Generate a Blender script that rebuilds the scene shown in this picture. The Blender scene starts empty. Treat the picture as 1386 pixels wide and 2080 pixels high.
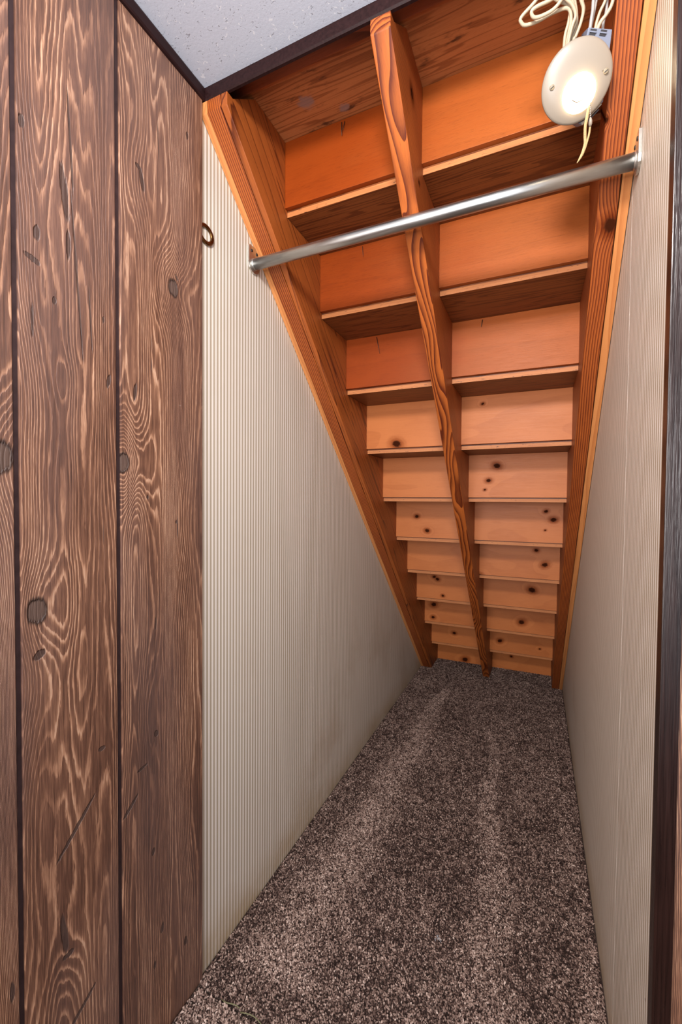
import bpy, bmesh, math, random
import numpy as np
from mathutils import Matrix, Vector

SC = bpy.context.scene
COL = SC.collection
random.seed(4)

# ------------------------------------------------------------------ camera
def make_camera():
    yaw, pitch, roll = math.radians(24.64), math.radians(-1.4095), math.radians(0.4432)
    f = Vector((-math.sin(yaw)*math.cos(pitch), math.cos(yaw)*math.cos(pitch), math.sin(pitch)))
    rt = Vector((math.cos(yaw), math.sin(yaw), 0))
    up = rt.cross(f)
    r2 = rt*math.cos(roll) + up*math.sin(roll)
    u2 = up*math.cos(roll) - rt*math.sin(roll)
    cd = bpy.data.cameras.new('camera')
    cd.sensor_fit = 'VERTICAL'
    cd.sensor_height = 36.0
    cd.lens = 866.12/2080*36.0
    cd.clip_start = 0.02
    o = bpy.data.objects.new('camera', cd)
    m = Matrix((r2, u2, -f)).transposed().to_4x4()
    m.translation = Vector((0.7453, -1.0697, 1.1947))
    o.matrix_world = m
    COL.objects.link(o)
    SC.camera = o
make_camera()

# ------------------------------------------------------------------ light
world = bpy.data.worlds.new('world')
SC.world = world
world.use_nodes = True
bg = world.node_tree.nodes['Background']
bg.inputs[0].default_value = (0.82, 0.85, 0.95, 1)
bg.inputs[1].default_value = 0.78

def area(name, loc, target, size, power, color):
    ld = bpy.data.lights.new(name, 'AREA')
    ld.shape = 'DISK'
    ld.size = size
    ld.energy = power
    ld.color = color
    o = bpy.data.objects.new(name, ld)
    o.location = loc
    o.rotation_euler = (Vector(target) - Vector(loc)).to_track_quat('-Z', 'Y').to_euler()
    COL.objects.link(o)
    return o
# the room's own light under the ceiling above the photographer, and an added wide fill farther back with no source of its own
area('room_lamp', (0.66, -1.14, 2.02), (0.5, 0.95, 0.55), 0.22, 17.0, (1.0, 0.955, 0.93))
area('room_fill', (0.30, -2.3, 1.25), (0.55, 0.0, 1.0), 1.3, 44.0, (1.0, 0.965, 0.955))
# flash thrown up at the ceiling
area('bounce_flash', (0.75, -1.25, 1.35), (0.45, -0.75, 2.17), 0.10, 3.4, (0.93, 0.95, 1.0))

SC.view_settings.view_transform = 'Standard'
SC.view_settings.look = 'None'
SC.view_settings.gamma = 1.0
SC.view_settings.use_curve_mapping = False
SC.view_settings.exposure = 0.32

# ------------------------------------------------------------------ dimensions (metres)
W = 0.9158                      # closet width
XL, XGL, XPL = 0.0782, 0.0594, 0.0188
XCL, XCR = 0.4311, 0.4734
XR, XGR = 0.8546, 0.8955
RISE, RUN, DLT, ZA = 0.2032, 0.2193, -0.0138, 2.0107
TT = 0.019                      # board thickness of treads and risers
PZ, PS = 1.8617, -0.9424        # underside plane of the stringers z = PZ + PS*y
YP = -0.2690                    # near end of the closet, where the planks stop
ZC = 2.171                      # ceiling

# ------------------------------------------------------------------ helpers
def tag(o, label=None, cat=None, group=None, kind=None):
    if label: o['label'] = label
    if cat: o['category'] = cat
    if group: o['group'] = group
    if kind: o['kind'] = kind
    return o

def empty(name, loc=(0, 0, 0), parent=None):
    o = bpy.data.objects.new(name, None)
    o.empty_display_size = 0.05
    o.location = loc
    COL.objects.link(o)
    if parent: o.parent = parent
    return o

def link(name, bm, mat, parent=None, smooth=False, matrix=None):
    me = bpy.data.meshes.new(name)
    bmesh.ops.recalc_face_normals(bm, faces=bm.faces)
    bm.to_mesh(me)
    bm.free()
    if smooth:
        for p in me.polygons: p.use_smooth = True
    if mat: me.materials.append(mat)
    o = bpy.data.objects.new(name, me)
    COL.objects.link(o)
    if parent:
        o.parent = parent
        pm = Matrix.LocRotScale(parent.location, parent.rotation_euler, parent.scale)
        o.matrix_parent_inverse = pm.inverted()
    if matrix is not None: o.matrix_basis = matrix
    return o

def add_box(bm, a, b):
    x0, y0, z0 = a; x1, y1, z1 = b
    v = [bm.verts.new(p) for p in ((x0,y0,z0),(x1,y0,z0),(x1,y1,z0),(x0,y1,z0),(x0,y0,z1),(x1,y0,z1),(x1,y1,z1),(x0,y1,z1))]
    for q in ((0,3,2,1),(4,5,6,7),(0,1,5,4),(1,2,6,5),(2,3,7,6),(3,0,4,7)):
        bm.faces.new([v[i] for i in q])
    return v

def box(a, b, bev=0.0):
    bm = bmesh.new()
    add_box(bm, a, b)
    if bev:
        bmesh.ops.bevel(bm, geom=list(bm.edges), offset=bev, segments=2, profile=0.6, affect='EDGES')
    return bm

def prism(poly, x0, x1, fn=None, bev=0.0):
    """closed polygon of 2-D points swept from x0 to x1; fn maps (x, a, b) to 3-D"""
    fn = fn or (lambda x, a, b: (x, a, b))
    bm = bmesh.new()
    A = [bm.verts.new(fn(x0, *p)) for p in poly]
    B = [bm.verts.new(fn(x1, *p)) for p in poly]
    n = len(poly)
    bm.faces.new(A); bm.faces.new(B[::-1])
    for i in range(n):
        bm.faces.new((A[i], B[i], B[(i+1) % n], A[(i+1) % n]))
    if bev:
        bmesh.ops.recalc_face_normals(bm, faces=bm.faces)
        bmesh.ops.bevel(bm, geom=list(bm.edges), offset=bev, segments=2, profile=0.6, affect='EDGES')
    return bm

def catmull(pts, n=10):
    P = [np.array(p, float) for p in pts]
    P = [2*P[0]-P[1]] + P + [2*P[-1]-P[-2]]
    out = []
    for i in range(1, len(P)-2):
        for k in range(n):
            t = k/n
            a, b, c, d = P[i-1], P[i], P[i+1], P[i+2]
            out.append(0.5*((2*b)+(c-a)*t+(2*a-5*b+4*c-d)*t*t+(3*b-a-3*c+d)*t**3))
    out.append(P[-2])
    return out

def add_tube(bm, pts, rad, seg=8, smooth_n=0):
    if smooth_n: 
        m = len(pts); rr = rad if hasattr(rad, '__len__') else [rad]*m
        xs = np.linspace(0, m-1, (m-1)*smooth_n+1)
        rad = list(np.interp(xs, range(m), rr))
        pts = catmull(pts, smooth_n)
    P = [Vector(tuple(p)) for p in pts]
    rr = rad if hasattr(rad, '__len__') else [rad]*len(P)
    rings = []
    t0 = (P[1]-P[0]).normalized()
    nrm = t0.orthogonal().normalized()
    for i, p in enumerate(P):
        t = (P[min(i+1, len(P)-1)] - P[max(i-1, 0)]).normalized()
        nrm = (nrm - t*nrm.dot(t)).normalized()
        bn = t.cross(nrm)
        rings.append([bm.verts.new(p + (nrm*math.cos(a)+bn*math.sin(a))*rr[i]) for a in [2*math.pi*k/seg for k in range(seg)]])
    for a, b in zip(rings, rings[1:]):
        for k in range(seg):
            bm.faces.new((a[k], a[(k+1) % seg], b[(k+1) % seg], b[k]))
    bm.faces.new(rings[0][::-1]); bm.faces.new(rings[-1])
    return bm

def lathe(prof, seg=48, close=True):
    """profile of (r, h) turned about local Z"""
    bm = bmesh.new()
    rings = []
    for r, h in prof:
        if r < 1e-6: rings.append([bm.verts.new((0, 0, h))])
        else: rings.append([bm.verts.new((r*math.cos(2*math.pi*k/seg), r*math.sin(2*math.pi*k/seg), h)) for k in range(seg)])
    for a, b in zip(rings, rings[1:]):
        for k in range(seg):
            k2 = (k+1) % seg
            if len(a) == 1: bm.faces.new((a[0], b[k], b[k2]))
            elif len(b) == 1: bm.faces.new((a[k], a[k2], b[0]))
            else: bm.faces.new((a[k], a[k2], b[k2], b[k]))
    return bm

# ------------------------------------------------------------------ node helper
class NT:
    def __init__(s, name):
        s.m = bpy.data.materials.new(name); s.m.use_nodes = True
        s.t = s.m.node_tree; s.n = s.t.nodes; s.n.clear()
        s.out = s.n.new('ShaderNodeOutputMaterial')
        s.b = s.n.new('ShaderNodeBsdfPrincipled')
        s.t.links.new(s.b.outputs[0], s.out.inputs[0])
    def put(s, sock, v):
        if isinstance(v, bpy.types.NodeSocket): s.t.links.new(v, sock)
        elif v is not None: sock.default_value = v
    def coord(s, which='Object'):
        return s.n.new('ShaderNodeTexCoord').outputs[which]
    def math(s, op, a, b=None, c=None, clamp=False):
        n = s.n.new('ShaderNodeMath'); n.operation = op; n.use_clamp = clamp
        s.put(n.inputs[0], a); s.put(n.inputs[1], b)
        if c is not None: s.put(n.inputs[2], c)
        return n.outputs[0]
    def vec(s, op, a, b=None):
        n = s.n.new('ShaderNodeVectorMath'); n.operation = op
        s.put(n.inputs[0], a)
        if b is not None: s.put(n.inputs[1], b)
        return n.outputs['Value'] if op in ('LENGTH', 'DOT_PRODUCT', 'DISTANCE') else n.outputs[0]
    def sep(s, v):
        n = s.n.new('ShaderNodeSeparateXYZ'); s.put(n.inputs[0], v); return n.outputs
    def comb(s, x, y, z):
        n = s.n.new('ShaderNodeCombineXYZ')
        for i, q in enumerate((x, y, z)): s.put(n.inputs[i], q)
        return n.outputs[0]
    def noise(s, v, scale=1.0, detail=2.0, rough=0.5, dist=0.0):
        n = s.n.new('ShaderNodeTexNoise'); s.put(n.inputs['Vector'], v)
        n.inputs['Scale'].default_value = scale; n.inputs['Detail'].default_value = detail
        n.inputs['Roughness'].default_value = rough; n.inputs['Distortion'].default_value = dist
        return n.outputs['Fac']
    def voronoi(s, v, scale=1.0):
        n = s.n.new('ShaderNodeTexVoronoi'); s.put(n.inputs['Vector'], v); n.inputs['Scale'].default_value = scale
        return n.outputs['Distance']
    def ramp(s, fac, stops, interp='LINEAR'):
        n = s.n.new('ShaderNodeValToRGB'); s.put(n.inputs[0], fac)
        n.color_ramp.interpolation = interp
        e = n.color_ramp.elements
        while len(e) > 1: e.remove(e[-1])
        for i, (p, c) in enumerate(stops):
            if i == 0: q = e[0]; q.position = p
            else: q = e.new(p)
            q.color = (c, c, c, 1) if isinstance(c, (int, float)) else (*c, 1)
        return n.outputs[0]
    def mix(s, fac, a, b, mode='MIX'):
        n = s.n.new('ShaderNodeMix'); n.data_type = 'RGBA'; n.blend_type = mode
        s.put(n.inputs[0], fac)
        for k, q in ((6, a), (7, b)):
            if isinstance(q, tuple): q = (*q, 1) if len(q) == 3 else q
            s.put(n.inputs[k], q)
        return n.outputs[2]
    def mapr(s, v, a, b, c, d, clamp=True):
        n = s.n.new('ShaderNodeMapRange'); n.clamp = clamp
        s.put(n.inputs[0], v)
        for i, q in enumerate((a, b, c, d)): n.inputs[i+1].default_value = q
        return n.outputs[0]
    def smooth(s, v, a, b, c=0.0, d=1.0):
        n = s.n.new('ShaderNodeMapRange'); n.interpolation_type = 'SMOOTHSTEP'
        s.put(n.inputs[0], v)
        for i, q in enumerate((a, b, c, d)): n.inputs[i+1].default_value = q
        return n.outputs[0]
    def bump(s, h, strength=0.3, dist=0.001):
        n = s.n.new('ShaderNodeBump'); n.inputs['Strength'].default_value = strength; n.inputs['Distance'].default_value = dist
        s.put(n.inputs['Height'], h)
        s.t.links.new(n.outputs[0], s.b.inputs['Normal'])
    def done(s, color, rough=0.5, metal=0.0, spec=0.5):
        if isinstance(color, tuple): color = (*color, 1) if len(color) == 3 else color
        s.put(s.b.inputs['Base Color'], color); s.put(s.b.inputs['Roughness'], rough)
        s.put(s.b.inputs['Metallic'], metal); s.put(s.b.inputs['Specular IOR Level'], spec)
        return s.m

def blob(N, P2, c, r, ang=0.0):
    """normalised elliptical distance of a 2-D point (as a vector, third component zero) from c"""
    v = N.vec('SUBTRACT', P2, (c[0], c[1], 0))
    if ang:
        n = N.n.new('ShaderNodeVectorRotate'); n.rotation_type = 'Z_AXIS'
        N.put(n.inputs['Vector'], v); n.inputs['Angle'].default_value = -ang
        v = n.outputs[0]
    return N.vec('LENGTH', N.vec('MULTIPLY', v, (1/r[0], 1/r[1], 0)))

# ------------------------------------------------------------------ wood
def wood(name, light, dark, rings=140.0, centre=(0.03, -0.06), warp=2.5, seed=0.0, rough=0.45, contrast=1.0,
         figure=0.0, fibre=0.25, blotch=0.35, knots=(), plane='xz', stain=None, axis='x', sharp=False, late=0.22, fsc=(2.2, 14, 14), smudge=(), spec=0.4, pale=None):
    """stained solid wood whose grain runs along local X; knots are (x, z, radius) on that plane"""
    N = NT(name)
    P0 = N.coord('Object')
    if axis == 'z':
        x, y, z = N.sep(P0)[:3]; P0 = N.comb(z, y, x)
    rnd = N.n.new('ShaderNodeObjectInfo').outputs['Random']
    off = N.math('MULTIPLY_ADD', rnd, 7.3, seed)
    P = N.vec('ADD', P0, N.comb(off, N.math('MULTIPLY', off, 0.37), 0.0)) if not knots else N.vec('ADD', P0, (seed, 0, 0))
    x, y, z = N.sep(P0)[:3]
    low = N.noise(N.vec('MULTIPLY', P, (1.5, 7, 7)), 1.0, 2.0, 0.5)
    wy = N.math('ADD', y, N.math('MULTIPLY_ADD', N.noise(N.vec('MULTIPLY', P, (0.8, 0.1, 0.1)), 2.0, 1.0), 0.03, centre[0]))
    wz = N.math('ADD', z, N.math('MULTIPLY_ADD', N.noise(N.vec('MULTIPLY', P, (0.7, 0.1, 0.1)), 2.7, 1.0), 0.04, centre[1]))
    r = N.math('SQRT', N.math('ADD', N.math('MULTIPLY', wy, wy), N.math('MULTIPLY', wz, wz)))
    F = N.math('MULTIPLY_ADD', r, rings, N.math('MULTIPLY', low, warp))
    if figure:
        F = N.math('MULTIPLY_ADD', N.noise(N.vec('MULTIPLY', P, fsc), 1.0, 1.5, 0.4), figure, F)
    kd = None
    for (kx, kz, kr) in knots:
        b = blob(N, N.comb(x, z if plane == 'xz' else y, 0), (kx, kz), (kr*1.25, kr*0.95), 0.3*math.sin(kx*50))
        g = N.math('EXPONENT', N.math('MULTIPLY', N.math('MULTIPLY', b, b), -0.12))
        F = N.math('MULTIPLY_ADD', g, 2.0, F)
        kd = b if kd is None else N.math('MINIMUM', kd, b)
    fr = N.math('FRACT', F)
    ring = N.ramp(fr, [(0.0, 0.0), (1-late*2.2, 0.18), (1-late*0.5, 0.9), (0.97, 1.0), (1.0, 0.0)] if not sharp else [(0, 0.1), (0.5, 0.15), (0.62, 0.95), (0.85, 1.0), (0.9, 0.1), (1, 0.1)])
    ring = N.math('MULTIPLY', ring, contrast)
    fb = N.noise(N.vec('MULTIPLY', P, (14, 420, 420)), 1.0, 3.0, 0.65)
    dash = N.noise(N.vec('MULTIPLY', P, (45, 700, 700)), 1.0, 1.0, 0.5)
    bl = N.noise(N.vec('MULTIPLY', P, (3.5, 9, 9)), 1.0, 3.0, 0.6)
    fac = N.math('ADD', ring, N.math('MULTIPLY', N.math('SUBTRACT', fb, 0.5), fibre*2.4), clamp=True)
    fac = N.math('ADD', fac, N.math('MULTIPLY', N.smooth(dash, 0.62, 0.72), fibre*0.9), clamp=True)
    fac = N.math('ADD', fac, N.math('MULTIPLY', N.math('SUBTRACT', bl, 0.45), blotch*1.6), clamp=True)
    col = N.mix(fac, light, dark)
    if pale:      # blends to a paler colour towards one end of the board
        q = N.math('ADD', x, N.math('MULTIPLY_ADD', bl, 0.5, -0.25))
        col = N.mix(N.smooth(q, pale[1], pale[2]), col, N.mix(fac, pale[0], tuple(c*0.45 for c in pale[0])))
    if kd is not None:
        jit = N.math('MULTIPLY_ADD', N.noise(P, 160.0, 2.0), 0.7, N.math('SUBTRACT', kd, 0.35))
        halo = N.smooth(jit, 0.8, 3.2, 0.75, 0.0)
        col = N.mix(halo, col, tuple(c*q for c, q in zip(dark, (0.62, 0.45, 0.4))))
        core = N.smooth(jit, 0.75, 1.35, 1.0, 0.0)
        col = N.mix(core, col, (0.040, 0.010, 0.004)); spec = N.math('MULTIPLY_ADD', N.math('MAXIMUM', core, halo), -spec, spec)
    if stain:
        st = N.noise(N.vec('MULTIPLY', P, (9, 26, 26)), 1.0, 4.0, 0.7)
        col = N.mix(N.math('MULTIPLY', N.smooth(st, 0.56, 0.70), stain), col, (0.035, 0.012, 0.006))
    for (sx, sy, sr) in smudge:
        b = blob(N, N.comb(x, y, 0), (sx, sy), (sr, sr*0.8))
        b = N.math('ADD', b, N.math('MULTIPLY_ADD', N.noise(P0, 90.0, 3.0), 1.2, -0.6))
        col = N.mix(N.smooth(b, 0.5, 1.2, 0.75, 0.0), col, (0.24, 0.16, 0.14))
    N.bump(N.math('ADD', fb, N.math('MULTIPLY', ring, 0.6)), 0.25, 0.0008)
    return N.done(col, N.mapr(fb, 0, 1, rough-0.08, rough+0.12), 0.0, spec)

OR_L, OR_D = (0.36, 0.090, 0.016), (0.085, 0.014, 0.0025)
M_STR = wood('stained_fir', OR_L, OR_D, rings=30, centre=(0.10, 0.05), warp=2.0, late=0.12, figure=8.0, fsc=(0.8, 17, 17), contrast=0.85, blotch=0.6)
M_STRC = wood('stained_fir_flame', (0.47, 0.118, 0.020), (0.10, 0.014, 0.0025), rings=150, centre=(0.02, 0.06), warp=5.0, late=0.30, figure=9.0, contrast=1.0, blotch=0.6, seed=2.0, knots=((-0.255, 0.109, 0.009), (-0.10, 0.05, 0.004)))
M_STRR = wood('stained_fir_knotty', (0.40, 0.098, 0.017), (0.11, 0.015, 0.0025), rings=170, centre=(0.45, 0.06), warp=2.5, contrast=1.0, late=0.3, figure=1.2, blotch=0.4, knots=((0.0712, -0.009, 0.011), (-0.116, 0.0185, 0.003)), plane='xy', seed=4.4)
M_STR2 = wood('stained_fir_rift', (0.40, 0.098, 0.017), (0.11, 0.015, 0.0025), rings=170, centre=(0.45, 0.06), warp=2.5, contrast=1.0, late=0.3, figure=1.2, blotch=0.4)
M_FURR = wood('sawn_furring', (0.60, 0.24, 0.075), (0.36, 0.10, 0.022), rings=60, centre=(0.2, 0.1), contrast=0.5, fibre=0.15)
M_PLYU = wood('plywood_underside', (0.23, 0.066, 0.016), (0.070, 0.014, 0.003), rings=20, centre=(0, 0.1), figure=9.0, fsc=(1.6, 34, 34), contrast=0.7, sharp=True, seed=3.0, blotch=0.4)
M_PLYTOP = wood('plywood_top_underside', (0.46, 0.160, 0.052), (0.16, 0.038, 0.009), rings=15, centre=(0, 0.1), figure=10.0, fsc=(1.5, 36, 36), contrast=0.6, sharp=True, seed=1.0, stain=0.85, smudge=((0.193, -0.096, 0.024), (0.276, -0.043, 0.015)))
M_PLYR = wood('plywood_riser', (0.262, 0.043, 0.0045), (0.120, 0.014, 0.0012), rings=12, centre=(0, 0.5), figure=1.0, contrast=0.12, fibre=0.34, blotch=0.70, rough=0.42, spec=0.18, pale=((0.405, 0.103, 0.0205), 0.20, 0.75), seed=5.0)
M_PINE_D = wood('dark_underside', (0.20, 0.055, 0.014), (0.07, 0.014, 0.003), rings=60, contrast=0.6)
M_HEAD = wood('header_wood', (0.30, 0.08, 0.03), (0.10, 0.022, 0.008), rings=120)

def ply_edge(name, a, b, layers=190.0):
    N = NT(name)
    P = N.coord('Object'); x, y, z = N.sep(P)[:3]
    n = N.noise(N.vec('MULTIPLY', P, (8, 40, 260)), 1.0, 3.0, 0.6)
    sp = N.noise(N.vec('MULTIPLY', P, (55, 200, 420)), 1.0, 2.0)
    col = N.mix(N.math('MULTIPLY_ADD', n, 1.3, -0.25, True), a, b)
    col = N.mix(N.smooth(sp, 0.66, 0.72), col, (0.06, 0.018, 0.008))
    N.bump(n, 0.4, 0.001)
    return N.done(col, 0.6)
M_EDGE = ply_edge('board_edge', (0.58, 0.225, 0.07), (0.32, 0.085, 0.018))

# ------------------------------------------------------------------ dark barn planks
def plank_mat(name, seed, slope=95.0, bumps=(), gouges=(), plugs=(), gmix=1.0, horiz='y', flat=None):
    """horizontal coordinate h and height z; bumps bend the growth rings, gouges and plugs are dents and knots"""
    N = NT(name)
    P0 = N.coord('Object')
    X, Y, Z = N.sep(P0)[:3]
    H = Y if horiz == 'y' else X
    rnd = N.n.new('ShaderNodeObjectInfo').outputs['Random']
    sd = N.math('MULTIPLY_ADD', rnd, 0.0 if (bumps or plugs) else 9.0, seed)
    P = N.comb(H, N.math('ADD', Z, sd), sd)
    w1 = N.noise(N.vec('MULTIPLY', P, (6, 1.1, 1)), 1.0, 2.0, 0.5)
    w2 = N.noise(N.vec('MULTIPLY', P, (26, 5.0, 1)), 1.0, 3.0, 0.6)
    w3 = N.noise(N.vec('MULTIPLY', P, (160, 16, 1)), 1.0, 3.0, 0.7)
    den = N.noise(N.vec('MULTIPLY', P, (9, 0.5, 1)), 1.0, 1.0)
    HS = H if flat is None else N.math('SMOOTH_MAX', N.math('MULTIPLY_ADD', H, 0.18, flat*0.82), H, 0.03)
    F = N.math('MULTIPLY', N.math('MULTIPLY', HS, slope), N.mapr(den, 0.3, 0.7, 0.85, 1.15))
    F = N.math('MULTIPLY_ADD', w1, 9.0 if flat is None else 5.0, F)
    F = N.math('MULTIPLY_ADD', w2, 1.5, F)
    F = N.math('MULTIPLY_ADD', w3, 0.75, F)
    C2 = N.comb(H, Z, 0)
    for (h, z, rh, rz, amp) in bumps:
        b = blob(N, C2, (h, z), (rh, rz))
        F = N.math('MULTIPLY_ADD', N.math('EXPONENT', N.math('MULTIPLY', N.math('MULTIPLY', b, b), -1.0)), amp, F)
    kd = None
    for (h, z, rh, rz) in plugs:
        b = blob(N, C2, (h, z), (rh, rz))
        F = N.math('MULTIPLY_ADD', N.math('EXPONENT', N.math('MULTIPLY', N.math('MULTIPLY', b, b), -0.06)), 6.0, F)
        kd = b if kd is None else N.math('MINIMUM', kd, b)
    fr = N.math('FRACT', F)
    ring = N.ramp(fr, [(0.0, 0.18), (0.30, 0.08), (0.56, 0.30), (0.70, 0.78), (0.82, 1.0), (0.90, 0.72), (0.95, 0.22), (1.0, 0.18)])
    big = N.noise(N.vec('MULTIPLY', P, (11, 1.6, 1)), 1.0, 2.0)
    vis = N.smooth(N.noise(N.vec('MULTIPLY', P, (14, 2.2, 1)), 1.0, 2.0), 0.30, 0.62, 0.35, 1.0)
    fibv = N.noise(N.vec('MULTIPLY', P, (700, 24, 1)), 1.0, 2.0, 0.6)
    fib = N.noise(N.vec('MULTIPLY', P, (240, 7, 1)), 1.0, 3.0, 0.6)
    t = N.math('MULTIPLY', N.math('MULTIPLY', ring, vis), 0.75*gmix)
    t = N.math('ADD', t, N.math('MULTIPLY_ADD', big, 0.75, -0.18))
    t = N.math('ADD', t, N.math('MULTIPLY_ADD', fib, 0.95, -0.48))
    t = N.math('ADD', t, N.math('MULTIPLY_ADD', fibv, 0.80, -0.40), clamp=True)
    col = N.ramp(t, [(0.0, (0.060, 0.025, 0.015)), (0.28, (0.128, 0.055, 0.032)), (0.58, (0.240, 0.113, 0.064)), (0.85, (0.40, 0.208, 0.122)), (1.0, (0.52, 0.31, 0.20))])
    tone = N.noise(N.vec('MULTIPLY', P, (5, 0.9, 1)), 1.0, 2.0)
    col = N.mix(N.smooth(tone, 0.42, 0.66, 0.0, 0.55), col, N.mix(0.5, col, (0.165, 0.108, 0.098)))
    dep = N.math('MULTIPLY_ADD', ring, -0.35, N.math('MULTIPLY', fib, 0.5))
    jn = N.math('MULTIPLY_ADD', w3, 0.9, -0.45)
    if kd is not None:
        q = N.math('ADD', kd, jn)
        rim = N.math('MULTIPLY', N.smooth(q, 0.72, 1.0), N.smooth(q, 1.0, 1.35, 1.0, 0.0))
        core = N.smooth(q, 0.85, 1.0, 1.0, 0.0)
        col = N.mix(core, col, N.mix(fibv, (0.035, 0.022, 0.018), (0.16, 0.095, 0.070)))
        col = N.mix(N.math('MULTIPLY', rim, 0.9), col, (0.022, 0.010, 0.007))
        dep = N.math('SUBTRACT', dep, N.math('MULTIPLY', core, 1.4))
    gd = None
    for (h, z, rh, rz, ang) in gouges:
        b = blob(N, C2, (h, z), (rh, rz), ang)
        gd = b if gd is None else N.math('MINIMUM', gd, b)
    # small scattered dents and checks
    ck = N.noise(N.vec('MULTIPLY', P, (95, 5.5, 1)), 1.0, 2.0, 0.55)
    chk = N.smooth(ck, 0.735, 0.765)
    if gd is not None:
        q = N.math('ADD', gd, jn)
        g = N.smooth(q, 0.70, 1.0, 1.0, 0.0)
        chk = N.math('MAXIMUM', chk, g)
    col = N.mix(N.math('MULTIPLY', chk, 0.88), col, N.mix(fibv, (0.022, 0.011, 0.009), (0.085, 0.050, 0.040)))
    dep = N.math('SUBTRACT', dep, N.math('MULTIPLY', chk, 1.5))
    sc = N.noise(N.vec('MULTIPLY', N.vec('ADD', P, (3.1, 0, 0)), (22, 60, 1)), 1.0, 1.0)
    col = N.mix(N.smooth(sc, 0.80, 0.84, 0.0, 0.30), col, (0.60, 0.52, 0.48))
    N.bump(dep, 0.75, 0.0016)
    return N.done(col, N.mapr(fib, 0, 1, 0.42, 0.62), 0.0, 0.45)

A_ = math.radians
M_PL2 = plank_mat('barn_plank_wide', 0.0, 110.0, flat=-0.580,
    bumps=[(-0.672, 1.21, 0.075, 0.17, 4.6), (-0.665, 0.70, 0.066, 0.22, 4.6), (-0.648, 1.523, 0.038, 0.12, 3.6), (-0.668, 0.22, 0.075, 0.20, 4.6),
           (-0.655, 1.86, 0.05, 0.25, 3.5), (-0.60, 1.40, 0.03, 0.05, 2.0), (-0.605, 0.42, 0.03, 0.08, -2.0)],
    plugs=[(-0.648, 1.013, 0.0155, 0.020)],
    gouges=[(-0.598, 1.715, 0.0075, 0.055, A_(6)), (-0.592, 1.63, 0.0045, 0.03, A_(0)), (-0.643, 1.622, 0.006, 0.014, 0), (-0.650, 1.578, 0.014, 0.006, A_(-20)),
            (-0.6165, 1.526, 0.004, 0.007, 0), (-0.645, 0.939, 0.012, 0.008, A_(30)), (-0.5845, 0.609, 0.0042, 0.060, A_(-42)),
            (-0.608, 0.433, 0.0065, 0.045, A_(6)), (-0.601, 0.392, 0.012, 0.006, 0), (-0.579, 0.268, 0.0045, 0.040, A_(-55)), (-0.535, 0.7256, 0.008, 0.005, 0),
            (-0.518, 1.417, 0.0045, 0.014, A_(-12)), (-0.528, 1.528, 0.0025, 0.007, 0), (-0.664, 1.781, 0.005, 0.012, 0), (-0.587, 1.80, 0.0022, 0.10, A_(3)), (-0.577, 1.58, 0.0020, 0.16, A_(4)), (-0.553, 1.52, 0.0016, 0.06, A_(3)), (-0.651, 1.48, 0.0025, 0.03, 0)])
M_PL3 = plank_mat('barn_plank_end', 2.4, 120.0,
    bumps=[(-0.360, 1.64, 0.05, 0.14, 4.0), (-0.445, 1.84, 0.035, 0.10, 4.5), (-0.485, 1.267, 0.055, 0.085, 7.0), (-0.335, 1.16, 0.035, 0.13, 3.0), (-0.33, 2.02, 0.04, 0.14, 3.0),
           (-0.43, 0.74, 0.045, 0.14, 4.0), (-0.32, 0.45, 0.035, 0.16, 3.5)],
    plugs=[(-0.3598, 1.6627, 0.0125, 0.0175), (-0.487, 1.2674, 0.012, 0.018)],
    gouges=[(-0.441, 1.84, 0.0055, 0.026, A_(12)), (-0.449, 1.862, 0.009, 0.005, A_(-25)), (-0.318, 2.024, 0.004, 0.010, 0), (-0.4299, 1.2005, 0.0025, 0.005, 0), (-0.3526, 1.146, 0.003, 0.005, 0),
            (-0.4446, 0.636, 0.015, 0.004, A_(12)), (-0.409, 0.691, 0.006, 0.008, 0), (-0.474, 0.572, 0.0045, 0.026, A_(-48)), (-0.4177, 0.4376, 0.005, 0.009, A_(-15)), (-0.3944, 0.2475, 0.0055, 0.013, A_(-10)),
            (-0.3245, 0.1528, 0.006, 0.012, 0), (-0.4147, 0.1841, 0.004, 0.009, 0), (-0.35, 1.69, 0.003, 0.008, A_(30)), (-0.40, 1.95, 0.0015, 0.045, A_(2)), (-0.46, 1.41, 0.004, 0.02, A_(-5)),
            (-0.41, 0.93, 0.002, 0.015, 0)])
M_PL = plank_mat('barn_plank', 5.0, 100.0, bumps=(), plugs=())
M_PL1 = plank_mat('barn_plank_left', 7.7, 150.0, bumps=[(-0.70, 1.15, 0.05, 0.2, 5.0), (-0.70, 0.6, 0.05, 0.2, 6.0)], plugs=[(-0.699, 1.258, 0.018, 0.022)],
    gouges=[(-0.69, 0.42, 0.004, 0.02, 0)])
M_PLX = plank_mat('barn_plank_front', 3.3, 120.0, horiz='x')

def simple(name, color, rough=0.5, metal=0.0, spec=0.5, nscale=0.0, namp=0.0, nvec=(1, 1, 1), bump=0.0):
    N = NT(name)
    if not nscale: return N.done(color, rough, metal, spec)
    n = N.noise(N.vec('MULTIPLY', N.coord('Object'), nvec), nscale, 3.0, 0.6)
    col = N.mix(N.math('MULTIPLY_ADD', n, 1.6, -0.3, True), tuple(c*(1-namp) for c in color), tuple(min(1, c*(1+namp)) for c in color))
    if bump: N.bump(n, bump, 0.001)
    return N.done(col, N.mapr(n, 0.2, 0.8, rough*0.8, min(1, rough*1.2)), metal, spec)

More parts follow.
